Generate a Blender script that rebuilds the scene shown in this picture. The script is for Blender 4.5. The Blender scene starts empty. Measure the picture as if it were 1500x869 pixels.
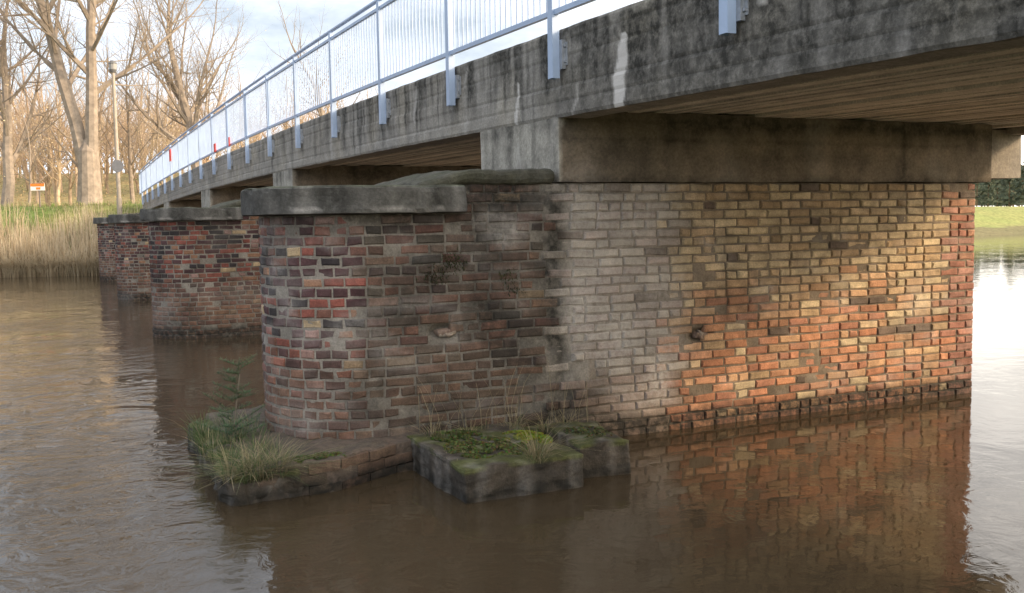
import bpy, math, random
import numpy as np
from mathutils import Vector, Matrix, noise as mn
random.seed(7); np.random.seed(7)
scene=bpy.context.scene
A25=math.radians(25); CO=(0.378,8.21,0.0)
cA,sA=math.cos(A25),math.sin(A25)
def L2W(s,t,z=0): return (CO[0]+cA*s-sA*t, CO[1]+sA*s+cA*t, z)
def nz(x,y,z=0.0): return mn.noise(Vector((x,y,z)))
def sst(a,b,x):
    u=max(0.0,min(1.0,(x-a)/(b-a))); return u*u*(3-2*u)
def mixc(a,b,f): return tuple(a[i]*(1-f)+b[i]*f for i in range(3))

# ---------------------------------------------------------------- materials
def newmat(name):
    m=bpy.data.materials.new(name); m.use_nodes=True
    nt=m.node_tree; return m,nt,nt.nodes,nt.links,nt.nodes['Principled BSDF']
def attr(N,name):
    a=N.new('ShaderNodeAttribute'); a.attribute_name=name; return a
def noisen(N,Lk,vec,scale,detail=6,rough=.6):
    n=N.new('ShaderNodeTexNoise'); n.inputs['Scale'].default_value=scale
    n.inputs['Detail'].default_value=detail; n.inputs['Roughness'].default_value=rough
    if vec is not None: Lk.new(vec,n.inputs['Vector'])
    return n
def ramp(N,Lk,src,a,b,ca=(0,0,0,1),cb=(1,1,1,1)):
    r=N.new('ShaderNodeValToRGB'); r.color_ramp.elements[0].position=a; r.color_ramp.elements[1].position=b
    r.color_ramp.elements[0].color=ca; r.color_ramp.elements[1].color=cb
    Lk.new(src,r.inputs['Fac']); return r
def mixn(N,Lk,mode,fac,a,b):
    m=N.new('ShaderNodeMix'); m.data_type='RGBA'; m.blend_type=mode
    for sock,v in ((m.inputs['Factor'],fac),(m.inputs[6],a),(m.inputs[7],b)):
        if isinstance(v,(int,float,tuple)): sock.default_value=v
        else: Lk.new(v,sock)
    return m.outputs[2]
def mathn(N,Lk,op,a,b,clamp=True):
    m=N.new('ShaderNodeMath'); m.operation=op
    for sock,v in ((m.inputs[0],a),(m.inputs[1],b)):
        if isinstance(v,(int,float)): sock.default_value=v
        else: Lk.new(v,sock)
    m.use_clamp=clamp
    return m.outputs[0]
def masonry(name,bscale=70,bstr=.35,bdist=.006,lo=.6,hi=1.35,coarse=9,dirt=.22):
    m,nt,N,Lk,P=newmat(name)
    tc=N.new('ShaderNodeTexCoord'); v=tc.outputs['Object']
    col=attr(N,'Col').outputs['Color']; st=attr(N,'stain').outputs['Fac']; ef=attr(N,'eff').outputs['Fac']
    n1=noisen(N,Lk,v,coarse,8,.65); n2=noisen(N,Lk,v,bscale,6,.7)
    r1=ramp(N,Lk,n1.outputs['Fac'],.3,.72,(lo,lo,lo,1),(hi,hi,hi,1))
    r2=ramp(N,Lk,n2.outputs['Fac'],.3,.7,(.66,.66,.66,1),(1.28,1.28,1.28,1))
    c=mixn(N,Lk,'MULTIPLY',1.0,col,r1.outputs['Color']); c=mixn(N,Lk,'MULTIPLY',1.0,c,r2.outputs['Color'])
    nd=noisen(N,Lk,v,3.2,9,.72); md=ramp(N,Lk,nd.outputs['Fac'],.45,.66)
    c=mixn(N,Lk,'MIX',mathn(N,Lk,'MULTIPLY',md.outputs['Color'],dirt),c,(.07,.063,.05,1))
    n3=noisen(N,Lk,v,14,8,.7); m3=ramp(N,Lk,n3.outputs['Fac'],.35,.6)
    fs=mathn(N,Lk,'MULTIPLY',st,mathn(N,Lk,'ADD',mathn(N,Lk,'MULTIPLY',m3.outputs['Color'],.6),.5))
    c=mixn(N,Lk,'MIX',fs,c,(.022,.022,.020,1))
    n4=noisen(N,Lk,v,22,8,.75); m4=ramp(N,Lk,n4.outputs['Fac'],.38,.62)
    fe=mathn(N,Lk,'MULTIPLY',ef,mathn(N,Lk,'ADD',mathn(N,Lk,'MULTIPLY',m4.outputs['Color'],.7),.4))
    c=mixn(N,Lk,'MIX',fe,c,(.60,.58,.56,1))
    Lk.new(c,P.inputs['Base Color']); P.inputs['Roughness'].default_value=.88
    P.inputs['Specular IOR Level'].default_value=.25
    b=N.new('ShaderNodeBump'); b.inputs['Strength'].default_value=bstr; b.inputs['Distance'].default_value=bdist
    hsum=mathn(N,Lk,'ADD',mathn(N,Lk,'MULTIPLY',n2.outputs['Fac'],.5),mathn(N,Lk,'MULTIPLY',n3.outputs['Fac'],.5))
    Lk.new(hsum,b.inputs['Height']); Lk.new(b.outputs['Normal'],P.inputs['Normal'])
    return m
M_BRICK=masonry('weathered_brick',80,.9,.010)
M_MORTAR=masonry('old_mortar',60,.9,.012,.7,1.2)
M_CONC=masonry('weathered_concrete',45,.8,.010,.72,1.22,5,.25)
M_STONE=masonry('mossy_stone',40,1.0,.02,.6,1.3)
M_PLANK=masonry('board_marked_underside',60,.5,.006,.75,1.2,4,.08)
def simple(name,col,rough=.6,metal=0,var=.15,scale=8):
    m,nt,N,Lk,P=newmat(name)
    tc=N.new('ShaderNodeTexCoord'); n=noisen(N,Lk,tc.outputs['Object'],scale)
    a=tuple(c*(1-var) for c in col)+(1,); b=tuple(min(1,c*(1+var)) for c in col)+(1,)
    r=ramp(N,Lk,n.outputs['Fac'],.3,.7,a,b); Lk.new(r.outputs['Color'],P.inputs['Base Color'])
    P.inputs['Roughness'].default_value=rough; P.inputs['Metallic'].default_value=metal
    return m
M_STEEL=simple('blue_grey_paint',(.36,.47,.67),.4,0,.12,3)
M_GALV=simple('galvanised_steel',(.34,.37,.42),.45,.4,.2,20)
M_RED=simple('red_paint',(.75,.05,.04),.5)
M_WHITE=simple('white_paint',(.8,.8,.78),.5)
M_ORANGE=simple('orange_paint',(.85,.22,.03),.5)
M_WOOD=simple('grey_wood',(.2,.17,.14),.8)
def vcol(name,rough=.8,trans=0.0,var=.3,scale=20):
    m,nt,N,Lk,P=newmat(name)
    c=attr(N,'Col').outputs['Color']; tc=N.new('ShaderNodeTexCoord'); n=noisen(N,Lk,tc.outputs['Object'],scale)
    r=ramp(N,Lk,n.outputs['Fac'],.3,.7,(1-var,)*3+(1,),(1+var,)*3+(1,))
    cc=mixn(N,Lk,'MULTIPLY',1.0,c,r.outputs['Color']); Lk.new(cc,P.inputs['Base Color'])
    P.inputs['Roughness'].default_value=rough; P.inputs['Specular IOR Level'].default_value=.2
    if trans>0:
        t=N.new('ShaderNodeBsdfTranslucent'); Lk.new(cc,t.inputs['Color'])
        mx=N.new('ShaderNodeMixShader'); mx.inputs[0].default_value=trans
        Lk.new(P.outputs[0],mx.inputs[1]); Lk.new(t.outputs[0],mx.inputs[2])
        Lk.new(mx.outputs[0],N['Material Output'].inputs['Surface'])
    return m
M_BARK=vcol('tree_bark',.9,0,.3,4)
M_LEAF=vcol('plant_blades',.7,.35,.2,20)

# ---------------------------------------------------------------- helpers
def mk(name,V,F,mat,parent=None,col=None,stain=None,eff=None,smooth=False,local=True):
    me=bpy.data.meshes.new(name); me.from_pydata([tuple(v) for v in V],[],[tuple(f) for f in F]); me.update()
    n=len(me.vertices)
    if col is not None:
        a=me.attributes.new('Col','FLOAT_COLOR','POINT')
        c=np.ones((n,4),dtype=np.float32); c[:,:3]=np.array(col,dtype=np.float32); a.data.foreach_set('color',c.ravel())
    if stain is not None:
        a=me.attributes.new('stain','FLOAT','POINT'); a.data.foreach_set('value',np.array(stain,dtype=np.float32))
    if eff is not None:
        a=me.attributes.new('eff','FLOAT','POINT'); a.data.foreach_set('value',np.array(eff,dtype=np.float32))
    if smooth: me.polygons.foreach_set('use_smooth',[True]*len(me.polygons))
    me.materials.append(mat)
    o=bpy.data.objects.new(name,me); scene.collection.objects.link(o)
    if parent is not None: o.parent=parent
    elif local: o.location=CO; o.rotation_euler=(0,0,A25)
    return o
def empty(name,loc=CO,rot=A25):
    e=bpy.data.objects.new(name,None); e.location=loc; e.rotation_euler=(0,0,rot); scene.collection.objects.link(e); return e
def box(V,F,x0,x1,y0,y1,z0,z1):
    b=len(V)
    V+= [(x0,y0,z0),(x1,y0,z0),(x1,y1,z0),(x0,y1,z0),(x0,y0,z1),(x1,y0,z1),(x1,y1,z1),(x0,y1,z1)]
    F+= [(b,b+3,b+2,b+1),(b+4,b+5,b+6,b+7),(b,b+1,b+5,b+4),(b+1,b+2,b+6,b+5),(b+2,b+3,b+7,b+6),(b+3,b,b+4,b+7)]
def rough_box(x0,x1,y0,y1,z0,z1,res,rad,amp,freq=3.0,seed=0,shape=None):
    ns=[max(1,int(round((b-a)/res))) for a,b in ((x0,x1),(y0,y1),(z0,z1))]
    lo=(x0,y0,z0); hi=(x1,y1,z1); V=[];F=[];D={}
    def vid(i,j,k):
        key=(i,j,k)
        if key in D: return D[key]
        p=Vector((x0+(x1-x0)*i/ns[0],y0+(y1-y0)*j/ns[1],z0+(z1-z0)*k/ns[2]))
        q=Vector([min(max(p[a],lo[a]+rad),hi[a]-rad) for a in range(3)])
        d=p-q
        if d.length>1e-6: p=q+d.normalized()*rad
        nn=Vector((nz(p.x*freq+seed,p.y*freq,p.z*freq),nz(p.x*freq,p.y*freq+seed+9,p.z*freq),nz(p.x*freq,p.y*freq,p.z*freq+seed+5)))
        n2=Vector((nz(p.x*freq*4+seed,p.y*freq*4,p.z*freq*4),nz(p.x*freq*4,p.y*freq*4+seed,p.z*freq*4),nz(p.x*freq*4,p.y*freq*4,p.z*freq*4+seed)))
        p=p+nn*amp+n2*amp*.4
        if shape: p=shape(p)
        V.append(p); D[key]=len(V)-1; return D[key]
    X,Y,Z=ns
    for i in range(X):
        for j in range(Y):
            F.append((vid(i,j,0),vid(i,j+1,0),vid(i+1,j+1,0),vid(i+1,j,0)))
            F.append((vid(i,j,Z),vid(i+1,j,Z),vid(i+1,j+1,Z),vid(i,j+1,Z)))
    for i in range(X):
        for k in range(Z):
            F.append((vid(i,0,k),vid(i+1,0,k),vid(i+1,0,k+1),vid(i,0,k+1)))
            F.append((vid(i,Y,k),vid(i,Y,k+1),vid(i+1,Y,k+1),vid(i+1,Y,k)))
    for j in range(Y):
        for k in range(Z):
            F.append((vid(0,j,k),vid(0,j,k+1),vid(0,j+1,k+1),vid(0,j+1,k)))
            F.append((vid(X,j,k),vid(X,j+1,k),vid(X,j+1,k+1),vid(X,j,k+1)))
    return V,F

# ---------------------------------------------------------------- bridge geometry
def zt(t): return 3.51-.00055*(t-13)**2
FH=.70
def zb(t): return zt(t)-FH
T0,T1=-13.0,39.5
SW=6.0
def conc_col(s,t,z,face='f'):
    g=.5+.5*nz(t*.35+3,z*.8,s)
    base=mixc((.39,.365,.325),(.29,.28,.265),g)
    n=nz(t*1.7,z*2.3,s*2+7)
    return mixc(base,(.45,.41,.335),max(0,n)*.9)
def fascia(outer,inner,name,parent):
    ts=list(np.arange(T0,-8,.4))+list(np.arange(-8,6,.03))+list(np.arange(6,16,.12))+list(np.arange(16,T1+.01,.4))
    prof=[]
    nzv=28
    for k in range(nzv+1): prof.append((outer,k/nzv))
    w=inner-outer
    for k in range(1,5): prof.append((outer+w*k/4,1.0))
    for k in range(1,5): prof.append((inner,1-k/4))
    for k in range(1,4): prof.append((inner-w*k/4,0.0))
    V=[];C=[];S=[];E=[]
    for t in ts:
        right=sst(1.0,-1.0,t)
        for (s,f) in prof:
            z=zb(t)+f*FH
            q=s
            bl=0
            if s==outer:
                bi=math.floor(f*FH/.118); q+= .008*nz(bi*3.7,math.floor(t/2.9+bi*.37)*1.3,1)*2
                fr=(f*FH/.118)%1.0
                if fr<.12 and 0<f<1: q+=.006*(1 if w>0 else -1); bl=.12
                if f in(0.0,1.0): q+=.012*(1 if w>0 else -1)
                q+=.004*nz(t*9,z*9,2)
                if abs((t+1.9)%4.6-2.3)<.018: bl=.5
            V.append((q,t,z+(0.006*nz(t*3,s,0) if f in(0.0,1.0) else 0)))
            C.append(conc_col(s,t,z))
            ln=.35+.9*max(0,nz(t*6,11,0)+.35); runs=0
            for fq,am in((4.5,.55),(11,.55),(23,.35)):
                rv=nz(t*fq,z*.25,fq); runs+=am*sst(.02,.35,rv)*sst(1-ln-.25,1-ln+.25,f)
            st=.12+.66*right+.30*nz(t*.7,z*.9,8)+runs*(1-.45*right)
            st+=.30*sst(.8,1.0,f)*(.4+nz(t*3.2,0,3)*1.5)
            st-=.15*sst(.3,.0,f)*(1-right)
            st+=.30*nz(t*5,z*3,21)*right
            st-=.75*right*sst(.05,.3,nz(t*2.6,z*4.5,15)+.4*nz(t*9,z*12,5))*sst(.35,.8,f)
            st+=bl
            st*=(.5+.5*sst(16,1,t))
            if s!=outer: st*=.35
            e=0
            if s==outer:
                for (t0,z0,z1,wd,kk) in ((-1.03,2.66,3.22,.055,2.2),(.73,2.66,3.08,.018,1.5),(-2.62,3.12,3.4,.05,.5),(1.9,3.2,3.4,.02,.5),(3.4,3.0,3.4,.03,.5),(-.35,2.7,2.95,.02,.4)):
                    if z0<z<z1:
                        u=(z-z0)/(z1-z0); cx=t0+(.09*(.5-u))+.05*nz(z*6,t0,0)
                        ww=wd*(.35+.9*math.sin(math.pi*min(1,u*.8+.15)))
                        k=1-sst(ww*.5,ww*1.5,abs(t-cx)); e=max(e,k*kk)
                e=max(e,.7*max(0,nz(t*6,z*1.0,33)-.2))
                st*=(1-min(1,e))
            S.append(max(0,min(.93,st))); E.append(min(2,e))
    F=[];m=len(prof)
    for i in range(len(ts)-1):
        for j in range(m):
            a=i*m+j;b=i*m+(j+1)%m
            F.append((a,b,b+m,a+m) if w<0 else (a,a+m,b+m,b))
    F.append(tuple(range(m))); F.append(tuple((len(ts)-1)*m+k for k in range(m))[::-1])
    return mk(name,V,F,M_CONC,parent,C,S,E)
deck=empty('concrete_bridge_deck')
fascia(0.0,.28,'edge_beam_near',deck)
fascia(SW,SW-.28,'edge_beam_far',deck)
V=[];F=[];C=[];S=[];E=[]
s=.285
ts=list(np.arange(T0,T1+.01,.6))
while s<SW-.30:
    w=random.uniform(.10,.17); w=min(w,SW-.285-s); 
    dz=random.uniform(-.016,.016); br=random.uniform(.68,1.1)
    cc=random.choice([(.76,.71,.63),(.70,.65,.57),(.80,.75,.66),(.66,.61,.53)])
    for i in range(len(ts)-1):
        ta,tb=ts[i],ts[i+1]; b=len(V)
        for t in(ta,tb):
            zz=zb(t)+.075+dz
            V+=[(s+.011,t,zz),(s+w-.011,t,zz),(s+w-.004,t,zz+.05),(s+.004,t,zz+.05)]
            k=br*(1+.2*nz(t*.6,s*3,0))
            C+=[tuple(x*k for x in cc)]*4; q=max(0,.3*nz(t*1.3,s*6,3)); S+=[q]*4; E+=[0]*4
        F+=[(b,b+1,b+5,b+4)[::-1],(b+1,b+2,b+6,b+5)[::-1],(b+3,b,b+4,b+7)[::-1]]
    s+=w
mk('soffit_boards',V,F,M_PLANK,deck,C,S,E)
V=[];F=[]
for i in range(len(ts)-1):
    b=len(V)
    for t in(ts[i],ts[i+1]): V+=[(.283,t,zb(t)+.11),(SW-.283,t,zb(t)+.11),(SW-.283,t,zt(t)-.04),(.283,t,zt(t)-.04)]
    F+=[(b,b+4,b+5,b+1),(b+3,b+2,b+6,b+7)]
mk('deck_slab',V,F,M_CONC,deck,[(.12,.11,.10)]*len(V),[0.1]*len(V),[0]*len(V))

# ---------------------------------------------------------------- brick piers
TH=1.55; R=TH/2; LEN=4.9; NS=-1.5
ARC=math.pi*R; STR=LEN-NS
def path(l):
    if l<=STR: return (LEN-l,0.0,0.0,-1.0)
    l2=l-STR
    if l2<=ARC:
        a=l2/R; return (NS-R*math.sin(a),R-R*math.cos(a),-math.sin(a),-math.cos(a))
    return (NS+(l2-ARC),TH,0.0,1.0)
TOT=STR*2+ARC
HC=.0788
def stain_f(p,s,t,z):
    near=t<.35
    st=0
    if p==0:
        if near:
            w=sst(-1.95,-1.0,s)*(1-sst(-.05,.22,s+.12*nz(z*2.3,4,0)))
            st+=w*(.42+.5*nz(s*2.2,z*1.8,1)+.35*sst(1.5,2.2,z))*(.75+.25*sst(.4,1.2,z))
            ln=abs(s+.02+.05*nz(z*3,0,5)-(.25*sst(.9,.2,z)))
            st+=(1-sst(.03,.13,ln))*(.75)*sst(.3,.6,z)*(.6+.6*nz(z*4,1,1))
            st+=.6*sst(.75,.25,z)*sst(-.4,.2,s)*(1-sst(.3,.7,s))
            st+=.5*sst(1.95,2.2,z)*sst(-1.0,-.3,s)*(1-sst(.1,.8,s))
            st+=.34*sst(1.8,2.19,z)*sst(0,1,s)*(.5+nz(s*2,z,3)*1.4)
            st+=.5*max(0,nz(s*5,z*1.2,12)-.15)*sst(.9,2.1,z)
        st+=.40*sst(1.65,1.95,z+.1*nz(s*6,t*6,1))*(1-sst(-1.4,-.9,s))
        st+=max(0,nz(s*1.6+9,t*1.6+z*1.4,2)-.1)*(.9 if s<0 else .45)
    else:
        st+=.15+.6*max(0,nz(s*1.3+p,t*1.3,z*1.3))
    st+=.95*sst(.20,.10,z+.04*nz(s*3,t*3,0))
    st+=.25*sst(.5,.1,z)
    return max(0,min(.94,st))
def eff_f(p,s,t,z):
    if p!=0: return .2*max(0,nz(s*2,t*2,z*2+p))
    e=0
    if t<.2:
        w=sst(-.02,.2,s+.1*nz(z*3,1,1))*(1-sst(.85,1.5,s+.3*nz(z*2,7,1)))
        e+=w*(.42+.6*nz(s*2.4,z*2.4,6))*sst(.35,.8,z)
        d=math.hypot((s-1.02)*1.3,(z-.47)*.7); e+=.8*(1-sst(.05,.2,d+.06*nz(s*8,z*8,1)))
        d=math.hypot((s-.75)*.8,(z-.33)); e+=.4*(1-sst(.05,.3,d))
        d=math.hypot((s+.45)*.8,(z-1.8)); e+=.4*(1-sst(.05,.22,d+.08*nz(s*8,z*8,1)))
    e+=.35*max(0,nz(s*2.1+5,z*2.6,t*2+3)-.1)
    e+=.6*max(0,nz(s*5+5,z*7,t*5+3)-.25)
    if s<-1: e+=.45*max(0,nz(s*3,t*3,z*6+8)-.1)*(1-sst(1.0,.5,z))
    return max(0,min(.8,e))*(1-sst(.25,.1,z))
def brick_col(p,s,t,z,rng):
    h=rng.random()
    if p==0 and t<.1 and s>-.05:
        if s>4.45+.12*((int(z/HC))%2):
            c=rng.choice([(.38,.18,.13),(.34,.16,.12),(.40,.22,.15),(.36,.20,.16)])
        else:
            wy=sst(-.28,.28,z-1.15+.30*nz(s*1.1,z,3)-.3*(rng.random()-.5))
            yel=rng.choice([(.50,.40,.26),(.46,.37,.25),(.54,.43,.28),(.48,.365,.24),(.43,.31,.19)])
            red=rng.choice([(.46,.225,.13),(.42,.195,.115),(.48,.255,.155),(.40,.19,.125),(.48,.30,.18)])
            c=mixc(red,yel,max(0,min(1,wy*1.0)))
            if rng.random()<.14: c=yel
            wg=(1-sst(.7,1.5,s+.5*nz(z*1.5,2,2)))
            if rng.random()<wg*1.2:
                c=rng.choice([(.36,.32,.28),(.39,.345,.30),(.32,.27,.24),(.35,.28,.255)])
                if z<.55: c=mixc(c,(.25,.17,.13),.7)
        if h<.03: c=(.14,.105,.085)
    else:
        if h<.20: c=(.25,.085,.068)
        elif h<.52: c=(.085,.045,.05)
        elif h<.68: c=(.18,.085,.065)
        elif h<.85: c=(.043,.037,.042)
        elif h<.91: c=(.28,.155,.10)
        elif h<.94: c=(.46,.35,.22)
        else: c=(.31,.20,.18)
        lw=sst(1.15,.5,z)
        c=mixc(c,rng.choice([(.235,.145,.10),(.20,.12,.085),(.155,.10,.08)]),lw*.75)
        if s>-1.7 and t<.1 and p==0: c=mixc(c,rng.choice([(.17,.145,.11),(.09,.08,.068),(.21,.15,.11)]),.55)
    k=rng.uniform(.80,1.2)
    return tuple(x*k for x in c)
def topz(s): return 2.19 if s>-.88 else 1.955
def build_pier(p,t0):
    rng=random.Random(100+p)
    pe=empty('brick_bridge_pier',L2W(0,t0,0))
    V=[];F=[];C=[];S=[];E=[]
    holes=[(-1.02,1.02,.11),(1.45,.83,.12)] if p==0 else []
    def addbrick(pf,l0,l1,z0,z1,off):
        lm=(l0+l1)/2; s,t,_,_=pf(lm); zm=(z0+z1)/2
        c=brick_col(p,s,t,zm,rng)
        b=len(V)
        tl=rng.uniform(-.004,.004)
        e=.008
        cr=[rng.uniform(0,.007) if rng.random()<.8 else rng.uniform(.01,.022) for _ in range(4)]
        tp=rng.uniform(-.003,.003)
        sg=((1,1),(-1,1),(-1,-1),(1,-1))
        for q,(ll,zz) in enumerate(((l0+e,z0+e),(l1-e,z0+e),(l1-e,z1-e),(l0+e,z1-e))):
            ll+=sg[q][0]*cr[q]; zz+=sg[q][1]*cr[q]*.6
            x,y,nx,ny=pf(ll); o=off+rng.uniform(-.003,.003)+(tp if ll>lm else -tp)
            V.append((x+nx*o,y+ny*o,zz+rng.uniform(-.003,.003)+tl*(1 if ll>lm else -1)))
        for q,(ll,zz) in enumerate(((l0,z0),(l1,z0),(l1,z1),(l0,z1))):
            ll+=sg[q][0]*cr[q]*.5; zz+=sg[q][1]*cr[q]*.3
            x,y,nx,ny=pf(ll); o=off-.009
            V.append((x+nx*o,y+ny*o,zz+rng.uniform(-.003,.003)+tl*(1 if ll>lm else -1)))
        for (ll,zz) in ((l0,z0),(l1,z0),(l1,z1),(l0,z1)):
            x,y,nx,ny=pf(ll); o=off-.05
            V.append((x+nx*o,y+ny*o,zz))
        F.append((b,b+1,b+2,b+3))
        for k in range(4):
            a2=(k+1)%4
            F.append((b+4+k,b+4+a2,b+a2,b+k)); F.append((b+8+k,b+8+a2,b+4+a2,b+4+k))
        for q in range(12):
            x,y,z=V[b+q]; C.append(c); S.append(stain_f(p,x,y,z)); E.append(eff_f(p,x,y,z))
    nc=int((2.19+.24)/HC)+1
    for r in range(nc):
        z0=2.19-(r+1)*HC; z1=z0+HC-.011
        hdr=(r%2==0)
        l=0; first=True
        while l<TOT:
            s_,t_,_,_=path(min(l,TOT))
            onw= s_>-.2 and t_<.1
            if first: bl=.12 if hdr else .245
            else:
                if onw and p==0: bl=.245 if rng.random()<(.82 if not hdr else .6) else .122
                else: bl=(.13 if rng.random()<.75 else .25) if hdr else (.25 if rng.random()<.85 else .13)
                bl*=rng.uniform(.96,1.04)
            if not onw and path(min(TOT,l+.1))[0]<NS-.02 : bl=min(bl,.17 if not hdr else .135)
            first=False
            l1=min(l+bl,TOT)
            if l1-l>.03:
                sm,tm,_,_=path((l+l1)/2)
                zm=(z0+z1)/2
                skip=False
                for (hs,hz,hr) in holes:
                    if tm<.2 and math.hypot((sm-hs)*.7,(zm-hz)*1.4)<hr*.75: skip=True
                if zm>topz(sm): skip=True
                off=rng.uniform(-.003,.004)
                if rng.random()<.06: off-=.012
                if p==0 and tm<.1 and -.25<sm<.35 and z0<.75: off+=rng.choice([-.03,-.01,.02,.035])
                if p==0 and tm<.1 and -.12<sm<.08: off-=rng.choice([0,.01,.02])
                if not skip: addbrick(path,l+.005,l1-.005,z0,z1,off)
            l=l1
        def pe_end(l): return (LEN,l,1.0,0.0)
        l=0
        while l<TH:
            bl=.125 if not hdr else .25; l1=min(l+bl,TH)
            if l1-l>.04: addbrick(pe_end,l+.006,l1-.006,z0,z1,rng.uniform(-.003,.004))
            l=l1
    mk('bricks',V,F,M_BRICK,pe,C,S,E)
    V=[];F=[];C=[];S=[];E=[]
    ls=list(np.arange(0,TOT,.035 if p==0 else .07))+[TOT]
    zs=list(np.arange(-.3,2.19,.03 if p==0 else .06))+[2.185]
    loop=[path(l) for l in ls]
    m=len(loop)
    for z in zs:
        for (x,y,nx,ny) in loop:
            rec=.009 if x<0 else .012
            o=-rec+.005*nz(x*9,y*9,z*9)+.006*nz(x*3,y*3,z*4)
            for (hs,hz,hr) in holes:
                if y<.2:
                    d=math.hypot((x-hs)*.7,(z-hz)*1.4); o-=.055*(1-sst(hr*.3,hr,d))
            xx=min(x,LEN-.013)
            zz=z
            if z>1.95 and x<-.88: zz=1.95
            V.append((xx+nx*o,y+ny*o,zz))
            k=.8+.4*nz(x*3,y*3,z*3)
            C.append(tuple(v*k for v in ((.24,.195,.15) if (p==0 and x>.3) else (.33,.305,.27))))
            S.append(min(1,stain_f(p,x,y,z)*1.05)); E.append(eff_f(p,x,y,z)*.8)
    for k in range(len(zs)-1):
        for i in range(m):
            j=(i+1)%m
            F.append((k*m+i,k*m+j,(k+1)*m+j,(k+1)*m+i))
    mk('mortar_core',V,F,M_MORTAR,pe,C,S,E)
    V=[];F=[];C=[];S=[];E=[]
    ov=.125
    outl=[(-.85,-ov)]+[(-.85-.033*i,-ov) for i in range(1,20)]
    for i in range(0,49):
        a=math.pi*i/48; outl.append((NS-(R+ov)*math.sin(a),R-(R+ov)*math.cos(a)))
    outl+=[(NS+.033*i,TH+ov) for i in range(1,20)]+[(-.85,TH+ov)]
    m=len(outl); rings=[(1.955,0),(1.962,1),(1.99,1),(2.02,1),(2.05,1),(2.09,1),(2.12,1),(2.15,1),(2.166,2),(2.17,3)]
    cx,cy=-1.2,R
    for zi,(z,f) in enumerate(rings):
        for (x,y) in outl:
            sh={0:.025,8:.012,9:.05}.get(zi,0)
            if zi in(7,8,1): sh+=.02*sst(.15,.45,nz(x*7,y*7,p+zi))
            d=math.hypot(x-cx,y-cy); k=1-sh/d
            a=.010
            X=cx+(x-cx)*k+a*nz(x*4,y*4,z*6+p)*1.5+.007*nz(x*18,y*18,z*18)
            Y=cy+(y-cy)*k+a*nz(x*4+7,y*4,z*6+p)*1.5+.007*nz(x*18,y*18,z*18+4)
            V.append((X,Y,z+(.012*nz(x*5,y*5,p))*(1 if zi>4 else .3)))
            g=nz(x*2,y*2,z*2+p)
            cc=mixc((.10,.10,.10),(.17,.17,.16),.5+.5*g)
            if zi>=8: cc=mixc(cc,(.09,.12,.05),.5)
            C.append(cc); S.append(.60+.5*nz(x*5,y*5,z*1.5)+.35*nz(x*14,y*14,z*2)); E.append(.40*max(0,nz(x*6,y*6,z*2)-.1)+(.45*(1-sst(0,.02,abs(z-1.985-.02*nz(x*5,y*5,0)))) if nz(x*2,y*2,4)>0 else 0))
    for k in range(len(rings)-1):
        for i in range(m):
            j=(i+1)%m; F.append((k*m+i,k*m+j,(k+1)*m+j,(k+1)*m+i))
    F.append(tuple(range((len(rings)-1)*m,len(rings)*m))); F.append(tuple(range(m))[::-1])
    mk('coping_slab',V,F,M_CONC,pe,C,[max(0,min(.92,x)) for x in S],E)
    def shp(q):
        return Vector((q.x,q.y,q.z-.12*sst(-.75,-1.3,q.x)))
    V,F=rough_box(-1.25,-.02,-.05,TH+.04,2.185,2.30,.04,.05,.03,3,seed=p*3,shape=shp)
    C=[mixc((.16,.155,.135),(.08,.09,.05),.5+.5*nz(v.x*5,v.y*5,v.z*5)) for v in V]
    mk('rough_haunch',V,F,M_STONE,pe,C,[.5]*len(V),[.1*max(0,nz(v.x*7,v.y*7,0)) for v in V])
    zc=zb(t0+.5*TH)+.0
    V,F=rough_box(.012,5.08,-.035,TH+.035,2.192,zc+.06,.04 if p==0 else .1,.012,.006,2,seed=p)
    C=[];S=[];E=[]
    for v in V:
        end=v.x<.05
        c=mixc((.29,.24,.19),(.20,.17,.135),.5+.5*nz(v.x*.8,v.z*2,p)) if not end else (.43,.41,.365)
        C.append(c); st=.25+.5*nz(v.x*1.1,v.z*5,3+p)+.45*nz(v.x*6,v.z*1.5,9)
        bb=((v.z-2.192)/.17)%1.0
        if bb<.12: st+=.25
        if end: st=.22+.7*nz(v.y*6,v.z*1.2,4)+.4*nz(v.y*15,v.z*2,4)
        st+=.25*sst(2.28,2.2,v.z)+.3*sst(2.6,2.68,v.z)
        if abs(v.x-3.85)<.03: st+=.35
        S.append(max(0,min(.85,st))); E.append(.6*max(0,nz(v.y*6,v.z*2,v.x*3)-.2) if end else .4*max(0,nz(v.x*2,v.z*3,1)-.2))
    mk('cap_beam',V,F,M_CONC,pe,C,S,E)
    V,F=rough_box(5.083,5.95,.30,TH-.1,2.25,zc+.05,.05,.012,.006,2,seed=p+4)
    mk('cap_beam_extension',V,F,M_CONC,pe,[(.27,.24,.20)]*len(V),[.2+.4*abs(nz(v.x*5,v.y*5,v.z*5)) for v in V],[.1]*len(V))
    for (hs,hz,hr) in holes:
        for j in range(3):
            a=rng.uniform(-.07,.07); b_=rng.uniform(-.03,.03); q=rng.uniform(.02,.045)
            V,F=rough_box(hs+a-q*1.4,hs+a+q*1.4,-.004,.08,hz+b_-q*.6,hz+b_+q*.6,.015,.012,.02,14,seed=hs+j)
            mk('broken_brick',V,F,M_STONE,pe,[rng.choice([(.33,.27,.22),(.25,.17,.13),(.42,.38,.33)])]*len(V),[.1]*len(V),[.1]*len(V))
    return pe
PT=[0.0,9.75,19.3,28.9]
piers=[build_pier(i,t) for i,t in enumerate(PT)]
def st_low(v): return max(0,min(.95,.85*sst(.14,.04,v.z)+.42+.35*nz(v.x*4,v.y*4,v.z*4)))
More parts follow.
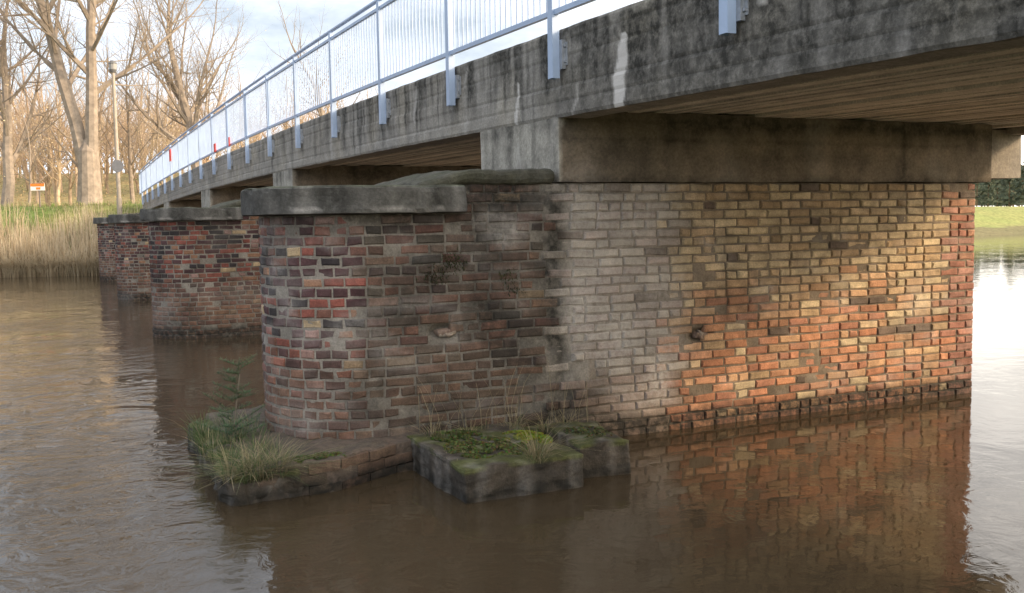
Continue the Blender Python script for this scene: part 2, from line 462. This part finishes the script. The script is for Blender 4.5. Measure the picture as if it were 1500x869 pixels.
V,F=rough_box(-2.62,-1.15,-.20,TH+.25,-.35,.23,.04,.03,.025,5,seed=3,
  shape=lambda q: Vector((q.x,q.y-(.33*sst(-1.35,-2.2,q.x) if q.y<.4 else 0),q.z)))
C=[mixc((.20,.14,.11),(.12,.10,.075),.5+.5*nz(v.x*6,v.y*6,v.z*9)) for v in V]
mk('pier_footing',V,F,M_STONE,piers[0],C,[st_low(v) for v in V],[.05]*len(V))
rng=random.Random(5); V=[];F=[];C=[];S=[];E=[]
for r in range(4):
    z0=-.09+r*.079; x=-2.36+(r%2)*.11
    while x<-1.3:
        w=rng.choice([.245,.245,.12]); 
        y2=-.20-.33*sst(-1.35,-2.2,x+w/2)
        if rng.random()>.12:
            y1=-.20-.33*sst(-1.35,-2.2,x); y3=-.20-.33*sst(-1.35,-2.2,x+w); 
            sh=lambda q,x=x,w=w,y1=y1,y2=y2,y3=y3: Vector((q.x,q.y+(y1+(y3-y1)*(q.x-x)/w)-y2,q.z))
            bv,bf=rough_box(x,x+w-.006,y2-.022+rng.uniform(-.005,.005),y2+.12,z0,z0+.073,.025,.008,.008,9,seed=r+x,shape=sh)
            b=len(V); V+=bv; F+=[tuple(q+b for q in f) for f in bf]
            c=rng.choice([(.20,.13,.095),(.16,.115,.085),(.22,.15,.11),(.13,.10,.075)]); C+=[c]*len(bv); S+=[st_low(v) for v in bv]; E+=[0]*len(bv)
        x+=w
mk('footing_bricks',V,F,M_BRICK,piers[0],C,S,E)
def mosscol(v,zt_):
    n=nz(v.x*5,v.y*5,v.z*5); base=mixc((.13,.11,.09),(.075,.065,.055),.5+.5*n)
    if v.z>zt_-.03:
        m=sst(-.25,.2,nz(v.x*4+4,v.y*4,0)+.1); base=mixc(base,mixc((.13,.15,.045),(.10,.10,.05),.5+.5*nz(v.x*13,v.y*13,3)),m)
    return base
def stoneobj(name,b,seed,rot=0,res=.020,amp=.022,rad=.012):
    V,F=rough_box(*b,res,rad,amp,4,seed=seed)
    cx=(b[0]+b[1])/2; cy=(b[2]+b[3])/2
    out=[]
    for v in V:
        k=1-.014*sst(.0,.4,nz(v.x*5+seed,v.y*5,v.z*22))-.010*nz(v.x*14+seed,v.y*14,v.z*14)
        x=(v.x-cx)*k; y=(v.y-cy)*k
        out.append(Vector((cx+x*math.cos(rot)-y*math.sin(rot),cy+x*math.sin(rot)+y*math.cos(rot),v.z)))
    V=out
    return mk(name,V,F,M_STONE,None,[mosscol(v,b[5]) for v in V],[max(0,min(.9,.35+.8*sst(.11,.03,v.z)+.55*nz(v.x*6,v.y*6,v.z*9)))*(.5 if v.z>b[5]-.03 else 1) for v in V],[.3*max(0,nz(v.x*9,v.y*9,1)) for v in V],smooth=False)
stoneobj('mossy_stone_slab',(-1.38,-.46,-1.26,-.02,-.3,.24),1)
stoneobj('mossy_stone_block',(-.34,.07,-1.08,-.32,-.3,.25),2,rot=-.14)
stoneobj('mossy_stone_block',(-.40,.25,-.28,-.03,-.3,.20),6)
stoneobj('soil_ledge',(-2.80,-2.3,-.55,1.6,-.3,.19),9,amp=.05,rad=.04)
for nm,ta,tb in(('abutment_far',37.6,40.5),('abutment_near',-12.5,-9.6)):
    V,F=rough_box(-.35,SW+.35,ta,tb,-1.2,zb((ta+tb)/2)-.02,.3,.03,.02,2)
    mk('concrete_abutment',V,F,M_CONC,None,[(.28,.26,.23)]*len(V),[.25+.3*abs(nz(v.x,v.y,v.z)) for v in V],[0]*len(V))
V=[];F=[]
for i in range(5): box(V,F,-2.6+i*.45,-.37,37.9,39.2,1.0+i*.28,1.28+i*.28-.004)
mk('concrete_steps',V,F,M_CONC,None,[(.25,.23,.2)]*len(V),[.2]*len(V),[0]*len(V))

# ---------------------------------------------------------------- railing
def railing(sx,side):
    e=empty('steel_railing')
    def strip(w0,w1,d0,d1,nm):
        V=[];F=[];tt=np.arange(T0,T1+.01,.5)
        for t in tt: V+=[(sx+w0,t,zt(t)+d0),(sx+w1,t,zt(t)+d0),(sx+w1,t,zt(t)+d1),(sx+w0,t,zt(t)+d1)]
        for i in range(len(tt)-1):
            b=i*4
            for k in range(4): F.append((b+k,b+4+k,b+4+(k+1)%4,b+(k+1)%4))
        F+=[(0,1,2,3),tuple(len(V)-4+k for k in(3,2,1,0))]
        mk(nm,V,F,M_STEEL,e)
    V=[];F=[];tt=np.arange(T0,T1+.01,.5)
    for t in tt:
        for k in range(10):
            a=2*math.pi*k/10; V.append((sx+.026*math.cos(a),t,zt(t)+1.09+.026*math.sin(a)))
    for i in range(len(tt)-1):
        for k in range(10): F.append((i*10+k,i*10+(k+1)%10,(i+1)*10+(k+1)%10,(i+1)*10+k))
    mk('handrail',V,F,M_STEEL,e,smooth=True)
    strip(-.02,.02,.965,1.0,'upper_rail'); strip(-.02,.02,.10,.14,'lower_rail')
    V=[];F=[];t=T0
    while t<T1: box(V,F,sx-.007,sx+.007,t,t+.014,zt(t)+.139,zt(t)+.966); t+=.112
    mk('balusters',V,F,M_STEEL,e)
    V=[];F=[];V2=[];F2=[];t=-13.75+.135
    while t<T1-.3:
        if t>T0:
            o=side
            x0,x1=sorted((sx-o*.036,sx+o*.028))
            box(V,F,x0,x1,t-.042,t-.034,zt(t)-.40,zt(t)+1.066)
            box(V,F,x0,x1,t+.034,t+.042,zt(t)-.40,zt(t)+1.066)
            xa,xb=sorted((sx-o*.036,sx-o*.028)); box(V,F,xa-.001,xb+.001,t-.035,t+.035,zt(t)-.398,zt(t)+1.064)
            xa,xb=sorted((sx+o*.026,sx+o*.062)); box(V2,F2,xa,xb,t-.085,t-.043,zt(t)-.33,zt(t)-.10)
            xa,xb=sorted((sx+o*.055,sx+o*.066)); box(V2,F2,xa,xb,t-.115,t+.06,zt(t)-.30,zt(t)-.12)
            for dz in(-.27,-.15): box(V2,F2,sx-.012+o*.05,sx+.008+o*.05,t-.108,t-.09,zt(t)+dz-.009,zt(t)+dz+.009)
        t+=2.25
    mk('posts',V,F,M_STEEL,e); mk('fixing_brackets',V2,F2,M_GALV,e)
railing(-.062,1); railing(SW+.062,-1)
for (t,dz,w,h) in((26.5,.72,.45,.38),(17.2,.20,.26,.20),(15.2,.18,.12,.2)):
    V=[];F=[]; box(V,F,-.115,-.10,t,t+w,zt(t)+dz-h/2,zt(t)+dz+h/2)
    o=mk('red_marker_plate',V,F,M_RED)

# ---------------------------------------------------------------- terrain
def yfar(x): 
    return 38+.13*(x+15)+ .61*max(0,x+15)*sst(-15,-8,x) +.5*nz(x*.2,0)
def ynear(x): return 1.5+.466*x+.25*nz(x*.8,3) if x>-40 else 1.5-18.6
def hgt(x,y):
    df=y-yfar(x); df*= .98 if x<-15 else .8
    dn=(ynear(x)-y)*.9
    if df>0:
        left=1-sst(-10,25,x)
        h=left*(2.75*sst(-.5,7,df)) + (1-left)*(2.3*sst(-.5,14,df))
        h+=(left)*(4.5*sst(20,70,df)) + .12*nz(x*.3,y*.3)
        h+=.04*nz(x*1.3,y*1.3)
        return h+0.02
    if dn>0: return .4*sst(0,1.2,dn)+1.4*sst(1,7,dn)+.05*nz(x,y)
    return -1.2*sst(0,2.0,min(-df,-dn))-.02
def axis(a,b,c,d,f,g):
    lo=[c]; st=f
    while lo[-1]>a: lo.append(lo[-1]-st); st*=g
    hi=[d]; st=f
    while hi[-1]<b: hi.append(hi[-1]+st); st*=g
    return lo[::-1]+list(np.arange(c+f,d,f))+hi
xs=axis(-1500,1500,-34,40,.8,1.25); ys=axis(-300,2500,-8,90,.8,1.25)
V=[];F=[];C=[]
for y in ys:
    for x in xs:
        h=hgt(x,y); V.append((x,y,h))
        n=nz(x*.25,y*.25,1); n2=nz(x*.9,y*.9,4)
        g=mixc((.12,.17,.045),(.22,.20,.075),sst(-.3,.5,n+.4*n2))
        if x<0 and y-yfar(x)>12: g=mixc(g,(.32,.25,.14),.7)
        if x>10: g=mixc(g,(.27,.29,.10),.7)
        if h<.5: g=mixc(g,(.14,.11,.07),.7)
        C.append(g)
nx=len(xs)
for j in range(len(ys)-1):
    for i in range(nx-1): F.append((j*nx+i,j*nx+i+1,(j+1)*nx+i+1,(j+1)*nx+i))
M_GROUND=vcol('grassy_ground',.95,0,.45,3)
mk('ground',V,F,M_GROUND,None,C,smooth=True,local=False)

# water
m,nt,N,Lk,P=newmat('river_water')
P.inputs['Base Color'].default_value=(.058,.043,.026,1); P.inputs['Roughness'].default_value=.03; P.inputs['IOR'].default_value=1.38
geo=N.new('ShaderNodeNewGeometry'); 
mp=N.new('ShaderNodeMapping'); mp.inputs['Rotation'].default_value=(0,0,-A25); mp.inputs['Scale'].default_value=(1,1.0,1); Lk.new(geo.outputs['Position'],mp.inputs['Vector'])
na=noisen(N,Lk,mp.outputs[0],1.1,3,.45); na.inputs['Distortion'].default_value=1.2
nb=noisen(N,Lk,mp.outputs[0],5.0,4,.55); nb.inputs['Distortion'].default_value=1.2
sp=N.new('ShaderNodeSeparateXYZ'); Lk.new(mp.outputs[0],sp.inputs[0])
mr=N.new('ShaderNodeMapRange'); mr.inputs[1].default_value=3.2; mr.inputs[2].default_value=.6; mr.inputs[3].default_value=.22; mr.inputs[4].default_value=1.0
Lk.new(sp.outputs[0],mr.inputs[0])
nc=noisen(N,Lk,geo.outputs['Position'],.45,4,.55); rc=ramp(N,Lk,nc.outputs['Fac'],.40,.62,(.15,.15,.15,1),(1,1,1,1))
b1=N.new('ShaderNodeBump'); b1.inputs['Distance'].default_value=.04; Lk.new(na.outputs['Fac'],b1.inputs['Height'])
st=mathn(N,Lk,'MULTIPLY',mr.outputs[0],rc.outputs['Color']); Lk.new(mathn(N,Lk,'MULTIPLY',mr.outputs[0],.6),b1.inputs['Strength'])
b2=N.new('ShaderNodeBump'); b2.inputs['Distance'].default_value=.013; Lk.new(nb.outputs['Fac'],b2.inputs['Height']); Lk.new(mathn(N,Lk,'MULTIPLY',st,.9),b2.inputs['Strength'])
Lk.new(b1.outputs[0],b2.inputs['Normal']); Lk.new(b2.outputs[0],P.inputs['Normal'])
mk('river_water',[(-1400,-250,0),(1400,-250,0),(1400,2400,0),(-1400,2400,0)],[(0,1,2,3)],m,None,local=False)

# ---------------------------------------------------------------- plants
def blades(name,pts,local=True,parent=None):
    V=[];F=[];C=[]
    for (x,y,z,h,w,lean,az,col) in pts:
        b=len(V); dx,dy=math.cos(az),math.sin(az); px,py=-dy,dx
        for k,(f,ww) in enumerate(((0,1),(.4,.85),(.75,.5),(1.0,.1))):
            o=lean*h*f*f; zz=z+h*(f-.25*lean*f*f)
            V.append((x+dx*o-px*w*ww/2,y+dy*o-py*w*ww/2,zz)); V.append((x+dx*o+px*w*ww/2,y+dy*o+py*w*ww/2,zz))
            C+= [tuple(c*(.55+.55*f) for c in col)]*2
        for k in range(3): F.append((b+2*k,b+2*k+1,b+2*k+3,b+2*k+2))
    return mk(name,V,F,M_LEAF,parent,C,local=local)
GR=[(.10,.17,.06),(.14,.20,.08),(.17,.21,.10),(.07,.12,.045)]; ST=[(.46,.39,.25),(.38,.33,.20),(.33,.28,.16)]
def tuft(cx,cy,cz,r,n,h,straw=.4,lean=.9):
    out=[]
    for _ in range(n):
        a=random.uniform(0,6.28); rr=r*math.sqrt(random.random())
        out.append((cx+rr*math.cos(a),cy+rr*math.sin(a),cz,h*random.uniform(.4,1.1),random.uniform(.003,.006),random.uniform(.2,lean*1.3),a+random.uniform(-.8,.8),random.choice(ST if random.random()<straw else GR)))
    return out
P_=[]
for _ in range(44):
    s=random.uniform(-2.80,-2.35); t=random.uniform(-.5,1.3)
    P_+=tuft(s,t,.15,.07,48,random.uniform(.10,.27),.22,.9)
for _ in range(13): P_+=tuft(random.uniform(-2.82,-2.40),random.uniform(-.58,-.38),.15,.05,50,.30,.55,2.0)
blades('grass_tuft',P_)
P_=[]
for _ in range(45):
    s=random.uniform(-1.35,-.5); t=random.uniform(-1.1,-.05)
    P_+=tuft(s,t,.21,.07,8,random.uniform(.03,.09),.6,1.0)
for (s,t,n,h) in((-.80,-1.19,120,.30),(-.74,-1.05,50,.22),(-.3,-.35,50,.2),(-.1,-.3,50,.2),(-1.2,-.15,40,.22),(-.5,-.2,50,.22),(-.9,-.2,40,.2)):
    P_+=tuft(s,t,.2,.06,n,h,.85,1.7)
for _ in range(34):
    P_.append((random.uniform(-1.3,.1),random.uniform(-.4,-.05),.2,random.uniform(.3,.62),.005,random.uniform(.1,.6),random.uniform(0,6.3),(.42,.36,.24)))
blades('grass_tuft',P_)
def moss(name,cx,cy,z,rx,ry,n,col):
    V=[];F=[];C=[]
    for _ in range(n):
        a=random.uniform(0,6.28); r=math.sqrt(random.random()); x=cx+rx*r*math.cos(a); y=cy+ry*r*math.sin(a); b=len(V)
        if nz(x*9,y*9,2)<-.1: continue
        q=random.uniform(.006,.014); hh=random.uniform(.004,.03)*(1-r*.7)
        d=Vector((random.uniform(-1,1),random.uniform(-1,1),random.uniform(.1,1))).normalized()
        u=d.orthogonal().normalized()*q; w=d.cross(u).normalized()*q
        p=Vector((x,y,z+hh))
        V+=[p-u,p+w,p+u,p-w]; F.append((b,b+1,b+2,b+3)); C+=[tuple(c*random.uniform(.6,1.3) for c in col)]*4
    return mk(name,V,F,M_LEAF,None,C)
moss('moss_patch',-.60,-.62,.238,.17,.26,4200,(.26,.31,.05))
moss('moss_patch',-1.0,-.75,.238,.30,.35,3800,(.14,.16,.06))
moss('moss_patch',-1.05,-.30,.24,.2,.2,1600,(.12,.15,.055))
moss('moss_patch',-2.15,-.42,.225,.2,.12,1600,(.12,.15,.05))
moss('moss_patch',-.14,-.73,.25,.16,.25,1200,(.12,.12,.06))
def weed(s,z,n,r,col=(.10,.12,.06)):
    pts=[]
    for _ in range(n):
        az=random.uniform(-2.9,-.25)
        pts.append((s+random.gauss(0,r*.5),-.01,z+random.gauss(0,r*.35),random.uniform(.015,.05),.006,random.uniform(.8,2.0),az,tuple(c*random.uniform(.6,1.4) for c in col)))
    blades('wall_weed',pts)
weed(-.93,1.55,200,.12); weed(-1.08,1.46,160,.12,(.09,.10,.06)); weed(-.45,1.42,80,.10); weed(-.42,1.3,50,.1,(.08,.09,.06))
def needle_branch(p,d,L,n,pts):
    for i in range(n):
        f=i/n; q=p+d*L*f+Vector((0,0,.05*f*f*L))
        for _ in range(4):
            az=random.uniform(0,6.28)
            pts.append((q.x,q.y,q.z,random.uniform(.02,.05),.0032,random.uniform(.8,2.4),az,(.16*random.uniform(.7,1.4),.26*random.uniform(.7,1.3),.15)))
sap=empty('pine_sapling'); pts=[]; base=Vector((-2.62,.45,.16))
for k in range(7):
    z=.10+.085*k
    for j in range(random.randint(3,5)):
        a=random.choice([random.uniform(2.2,4.2),random.uniform(-.9,.9),random.uniform(0,6.28)]); L=random.uniform(.12,.28)*(1.1-k/12)
        needle_branch(base+Vector((.012*k,0,z+random.uniform(-.04,.04))),Vector((math.cos(a),math.sin(a),random.uniform(.1,.6))),L,int(100*L)+4,pts)
needle_branch(base+Vector((0.08,0,.56)),Vector((.08,0,1)),.13,14,pts)
blades('needles',pts,parent=sap)
V=[];F=[]; box(V,F,-2.624,-2.616,.446,.454,.12,.74)
V=[(x+(.09 if z>.5 else 0),y,z) for x,y,z in V]; mk('stem',V,F,M_WOOD,sap)
P_=[]
for _ in range(13000):
    x=random.uniform(-42,-14.2); f=random.random()
    y=yfar(x)-.5+f*f*4.0; hh=random.uniform(1.5,2.5)*(.75+.35*nz(x*.5,y*.5))
    P_.append((x,y,max(-.1,hgt(x,y)-.05),hh,random.uniform(.02,.045),random.uniform(.0,.28),random.uniform(0,6.3),random.choice([(.64,.52,.36),(.56,.46,.32),(.70,.60,.44),(.42,.34,.23)])))
for _ in range(2200):
    x=random.uniform(-42,-14.2); P_.append((x,yfar(x)-.4,0,random.uniform(.8,1.5),.03,random.uniform(.5,1.3),random.uniform(-2.6,-.5),(.66,.57,.42)))
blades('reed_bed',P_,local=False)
P_=[]
for _ in range(5000):
    x=random.uniform(-34,-12); y=yfar(x)+random.uniform(3.5,12)
    P_.append((x,y,hgt(x,y)-.02,random.uniform(.1,.3),.03,random.uniform(.1,.6),random.uniform(0,6.3),random.choice([(.20,.28,.08),(.30,.30,.13),(.42,.36,.20)])))
blades('bank_grass',P_,local=False)

# ---------------------------------------------------------------- trees
class Tree:
    def __init__(s,seed): s.r=random.Random(seed); s.V=[];s.F=[];s.C=[]
    def tube(s,pts,rad,sides,col):
        b=len(s.V); n=len(pts)
        for i,p in enumerate(pts):
            d=(pts[min(i+1,n-1)]-pts[max(i-1,0)]).normalized(); u=d.orthogonal().normalized(); w=d.cross(u)
            for k in range(sides):
                a=6.2832*k/sides; s.V.append(p+(u*math.cos(a)+w*math.sin(a))*rad[i]); s.C.append(col)
        for i in range(n-1):
            for k in range(sides): s.F.append((b+i*sides+k,b+i*sides+(k+1)%sides,b+(i+1)*sides+(k+1)%sides,b+(i+1)*sides+k))
    def grow(s,p,d,L,r,lev,maxlev,kids,up=.12,budcol=None,col=(.2,.16,.12),crook=.16):
        R_=s.r; n=5 if lev<3 else 3; pts=[p];rad=[r]; q=p.copy(); dd=d.copy()
        rend=r*(.45 if lev==0 else .3)
        for i in range(n):
            dd=(dd+Vector((R_.gauss(0,crook),R_.gauss(0,crook),R_.gauss(0,crook*.6)+up*(.5 if lev==0 else 1)))).normalized()
            q=q+dd*L/n; pts.append(q.copy()); rad.append(r+(rend-r)*(i+1)/n)
        k=max(.8,1-.03*lev); s.tube(pts,rad,8 if lev==0 else (5 if lev<3 else 3),tuple(c*k for c in col))
        if lev>=maxlev:
            if budcol and R_.random()<.4:
                f=R_.random(); pp=pts[-1].lerp(pts[0],f)+Vector((R_.gauss(0,.05),R_.gauss(0,.05),R_.gauss(0,.05))); b=len(s.V); z=R_.uniform(.02,.04)
                u=Vector((R_.gauss(0,1),R_.gauss(0,1),R_.gauss(0,1))).normalized()*z; w=u.orthogonal().normalized()*z
                s.V+=[pp-u,pp+w,pp+u,pp-w]; s.F.append((b,b+1,b+2,b+3)); s.C+=[budcol]*4
            return
        nk=kids[lev]
        for i in range(nk):
            f=(.30 if lev==0 else .15)+ (.68 if lev==0 else .85)*(i+R_.random()*.7)/nk
            f=min(.98,f); x=f*n; i0=int(x); pp=pts[i0].lerp(pts[i0+1],x-i0); rr=rad[i0]+(rad[i0+1]-rad[i0])*(x-i0)
            dr=(pts[i0+1]-pts[i0]).normalized(); o=dr.orthogonal().normalized(); o=Matrix.Rotation(R_.uniform(0,6.28) if lev else i*2.4+R_.uniform(-.4,.4),3,dr)@o
            ang=R_.uniform(.5,1.05); nd=(dr*math.cos(ang)+o*math.sin(ang)).normalized()
            s.grow(pp,nd,L*R_.uniform(.45,.68)*(1.1-.35*f),rr*R_.uniform(.42,.6),lev+1,maxlev,kids,up,budcol,col,crook)
        if lev<maxlev: s.grow(pts[-1],dd,L*.55,rend,lev+1,maxlev,kids,up,budcol,col,crook)
def tree_obj(seed,loc,H,r,kids,maxlev,name='bare_deciduous_tree',col=(.28,.235,.195),lean=(0,0),twin=False,bud=None,up=.1):
    T=Tree(seed)
    if twin:
        # short flared bole, then two stems that start inside it
        dv=Vector((lean[0],lean[1],1)).normalized()
        T.tube([dv*-.3,dv*.5,dv*1.6,dv*2.7,dv*3.3],[r*1.35,r*1.1,r,r*.92,r*.35],12,col)
        T.grow(dv*2.0+Vector((-.12,0,0)),Vector((-.17,.05,1)).normalized(),H*.60,r*.72,0,maxlev,kids,up,bud,col,.06)
        T.grow(dv*2.0+Vector((.14,0,0)),Vector((.10,-.03,1)).normalized(),H*.60,r*.66,0,maxlev,kids,up,bud,col,.06)
    else: T.grow(Vector((0,0,-.3)),Vector((lean[0],lean[1],1)).normalized(),H*.5,r,0,maxlev,kids,up,bud,col,.10)
    o=mk(name,T.V,T.F,M_BARK,None,T.C,local=False); o.location=(loc[0],loc[1],hgt(loc[0],loc[1])); return o
BC=(.55,.46,.30)
tree_obj(11,(-20.5,48.5),18,.52,[9,6,6,5],4,lean=(.02,0),twin=True,up=.05)
tree_obj(12,(-17.8,58),18,.42,[10,7,6,5],4,bud=BC)
tree_obj(13,(-25.4,50),16,.32,[9,7,5,5],4,bud=BC,lean=(.1,0))
tree_obj(14,(-24.2,56),13,.17,[8,6,6],3,lean=(-.05,0),bud=BC)
tree_obj(15,(-19.5,66),11,.14,[9,7,6],3,bud=BC)
tree_obj(16,(-23.5,62),13,.16,[9,7,6],3,bud=BC)
tree_obj(17,(-14.5,85),19,.3,[9,6,5],3,bud=BC)
tree_obj(18,(-22.3,46),7,.07,[7,5,4],3,bud=BC)
tree_obj(19,(-17.9,52),7,.07,[7,5,4],3,bud=BC)
temps=[]
for i in range(5):
    T=Tree(50+i); T.grow(Vector((0,0,-.3)),Vector((random.uniform(-.1,.1),0,1)).normalized(),5.6,.14,0,2,[10,8,6],.1,(.66,.52,.33),(.46,.37,.26),.1)  # background bark and bud colours paled to stand in for aerial haze
    temps.append((np.array([tuple(v) for v in T.V]),T.F,np.array(T.C)))
V=[];F=[];C=[];nb_=0
def addmass(x,y,sc,tint):
    global nb_
    v,f,c=random.choice(temps); a=random.uniform(0,6.28); ca,sa=math.cos(a),math.sin(a)
    vv=np.column_stack((v[:,0]*ca-v[:,1]*sa,v[:,0]*sa+v[:,1]*ca,v[:,2]))*sc+np.array([x,y,hgt(x,y)])
    V.append(vv); C.append(c*np.array(tint)); F.extend([tuple(q+nb_ for q in ff) for ff in f]); nb_+=len(v)
for _ in range(280):
    x=random.uniform(-75,-19); y=random.uniform(58,105)+max(0,-x-40)*-.3
    if x>-25 and y<72: continue
    k=random.uniform(.7,1.2); addmass(x,y,random.uniform(.7,1.2),(k,k*random.uniform(.92,1),k*.98))
for _ in range(30):
    x=random.uniform(-20,20); y=yfar(x)+random.uniform(45,90); addmass(x,y,random.uniform(.8,1.2),(.9,.85,.85))
mk('distant_tree_mass',np.concatenate(V),F,M_BARK,None,np.concatenate(C),local=False)
V=[];F=[];C=[]
for _ in range(50000):
    x=random.uniform(-75,-14); y=random.uniform(54,96)
    if random.random()>.4+.9*nz(x*.25,y*.25,2): continue
    z=hgt(x,y)+random.random()**2*3.4; q=random.uniform(.03,.09); b=len(V)
    u=Vector((random.gauss(0,1),random.gauss(0,1),random.gauss(0,1))).normalized()*q; w=u.orthogonal().normalized()*q*.35
    p=Vector((x,y,z)); V+=[p-u,p+w,p+u,p-w]; F.append((b,b+1,b+2,b+3)); k=random.uniform(.5,1.2); C+=[(.48*k,.36*k,.20*k) if random.random()<.7 else (.22*k,.25*k,.10*k)]*4
mk('undergrowth',V,F,M_LEAF,None,C,local=False)
V=[];F=[];C=[]
for _ in range(190):
    x=random.uniform(10,230); y=yfar(x)+random.uniform(60,110); H=random.uniform(6.5,10.5); z0=hgt(x,y); rr=random.uniform(1.6,2.8)
    b=len(V); V+=[(x-.15,y,z0),(x+.15,y,z0),(x+.06,y,z0+H),(x-.06,y,z0+H)]; F.append((b,b+1,b+2,b+3)); C+=[(.2,.15,.11)]*4
    for _ in range(240):
        h=random.uniform(.1,1); r=rr*(1.1-h)**.6*math.sqrt(random.random()); a=random.uniform(0,6.28)
        p=Vector((x+r*math.cos(a),y+r*math.sin(a),z0+H*h)); q=random.uniform(.25,.6)
        u=Vector((random.gauss(0,1),random.gauss(0,1),random.gauss(0,.5))).normalized()*q; w=u.orthogonal().normalized()*q*.7
        b=len(V); V+=[p-u,p+w,p+u,p-w]; F.append((b,b+1,b+2,b+3)); k=random.uniform(.6,1.3); C+=[(.12*k,.145*k,.10*k)]*4
mk('pine_tree_mass',V,F,M_LEAF,None,C,local=False)

# ---------------------------------------------------------------- street furniture
lx,ly=-16.75,42.6; lz=hgt(lx,ly)
lamp=empty('street_lamp',(lx,ly,lz),0)
V=[];F=[]
def cyl(V,F,x,y,z0,z1,r0,r1,n=12):
    b=len(V)
    for z,r in((z0,r0),(z1,r1)):
        for k in range(n): a=6.2832*k/n; V.append((x+r*math.cos(a),y+r*math.sin(a),z))
    for k in range(n): F.append((b+k,b+(k+1)%n,b+n+(k+1)%n,b+n+k))
    F.append(tuple(b+n+k for k in range(n))); F.append(tuple(b+k for k in range(n))[::-1])
cyl(V,F,0,0,-.2,1.0,.11,.11); cyl(V,F,0,0,1.0,6.3,.09,.065); mk('pole',V,F,simple('pole_paint',(.33,.29,.24),.6),lamp)
V=[];F=[]; cyl(V,F,0,0,6.3,6.42,.12,.16); cyl(V,F,0,0,6.66,6.80,.20,.06); mk('lamp_housing',V,F,simple('lamp_grey',(.12,.12,.12),.5),lamp)
V=[];F=[]; cyl(V,F,0,0,6.42,6.66,.15,.18); mk('lamp_glass',V,F,simple('frosted_glass',(.3,.3,.3),.3),lamp)
V=[];F=[]; n=24
for yy in(-.13,-.115):
    for k in range(n): a=6.2832*k/n; V.append((.05+.26*math.cos(a),yy,2.35+.26*math.sin(a)))
F=[tuple(range(n)),tuple(range(n,2*n))[::-1]]+[(k,(k+1)%n,n+(k+1)%n,n+k) for k in range(n)]
sg=mk('round_traffic_sign',V,F,simple('sign_back_grey',(.22,.22,.23),.5,.3),None,local=False); sg.location=(lx,ly,lz)
ix,iy=-21.0,44.3; iz=hgt(ix,iy); isg=empty('information_sign',(ix,iy,iz),0)
V=[];F=[]; box(V,F,.02,.08,-.03,.03,-.2,1.0); mk('post',V,F,M_WOOD,isg)
V=[];F=[]; box(V,F,-.3,.32,-.06,-.035,.72,1.02); mk('board',V,F,M_WHITE,isg)
V=[];F=[]; box(V,F,-.3,.32,-.068,-.0615,.90,1.02);box(V,F,-.06,.14,-.068,-.0615,.76,.86); mk('orange_panel',V,F,M_ORANGE,isg)

# ---------------------------------------------------------------- light, sky, camera
sd=Vector((cA*1+sA*.8, sA*1-cA*.8, .48)).normalized()
el=math.asin(sd.z); az=math.atan2(sd.x,sd.y)
sun=bpy.data.lights.new('sun','SUN'); sun.energy=5; sun.angle=math.radians(9); sun.color=(1,.74,.46)
so=bpy.data.objects.new('sun',sun); so.rotation_euler=sd.to_track_quat('Z','Y').to_euler(); scene.collection.objects.link(so)
w=bpy.data.worlds.new('World'); scene.world=w; w.use_nodes=True; nt=w.node_tree; N=nt.nodes; Lk=nt.links
sky=N.new('ShaderNodeTexSky'); sky.sky_type='NISHITA'; sky.sun_disc=False; sky.sun_elevation=el; sky.sun_rotation=az
sky.air_density=1.0; sky.dust_density=3.0; sky.ozone_density=1.0
tc=N.new('ShaderNodeTexCoord'); mp=N.new('ShaderNodeMapping'); mp.inputs['Scale'].default_value=(1,1,2.6); Lk.new(tc.outputs['Generated'],mp.inputs['Vector'])
cn=noisen(N,Lk,mp.outputs[0],2.4,7,.6); cr=ramp(N,Lk,cn.outputs['Fac'],.40,.60,(.22,.22,.22,1),(.97,.97,.97,1))
nrm=N.new('ShaderNodeVectorMath'); nrm.operation='NORMALIZE'; Lk.new(tc.outputs['Generated'],nrm.inputs[0])
dt=N.new('ShaderNodeVectorMath'); dt.operation='DOT_PRODUCT'; Lk.new(nrm.outputs[0],dt.inputs[0]); dt.inputs[1].default_value=tuple(sd)
# added haze glow, brightens water and wall: strongest low over the right-hand horizon
d1=mathn(N,Lk,'MAXIMUM',mathn(N,Lk,'ADD',dt.outputs['Value'],.18),0.0)
sx=N.new('ShaderNodeSeparateXYZ'); Lk.new(nrm.outputs[0],sx.inputs[0])
lowf=N.new('ShaderNodeMapRange'); lowf.inputs[1].default_value=.0; lowf.inputs[2].default_value=.75; lowf.inputs[3].default_value=1.0; lowf.inputs[4].default_value=.35
Lk.new(sx.outputs[2],lowf.inputs[0])
d2=mathn(N,Lk,'MULTIPLY',mathn(N,Lk,'POWER',d1,1.2),lowf.outputs[0])
hz=mixn(N,Lk,'MIX',d2,(9.0,9.6,10.6,1),(52,46,38,1))
mx=mixn(N,Lk,'MIX',cr.outputs['Color'],sky.outputs[0],hz)
Lk.new(mx,N['Background'].inputs[0]); N['Background'].inputs[1].default_value=.15
cam=bpy.data.cameras.new('camera'); cam.sensor_width=36; cam.lens=34.8; cam.clip_end=5000
co=bpy.data.objects.new('camera',cam); scene.collection.objects.link(co)
th=math.radians(4.5); ph=math.radians(.95)
R0=Vector((1,0,0));U0=Vector((0,math.sin(th),math.cos(th)));Fw=Vector((0,math.cos(th),-math.sin(th)))
Rr=R0*math.cos(ph)-U0*math.sin(ph); Uu=U0*math.cos(ph)+R0*math.sin(ph)
M=Matrix((Rr,Uu,-Fw)).transposed().to_4x4(); M.translation=Vector((0,0,1.9)); co.matrix_world=M
scene.camera=co
scene.view_settings.view_transform='Standard'; scene.view_settings.look='None'; scene.view_settings.exposure=0
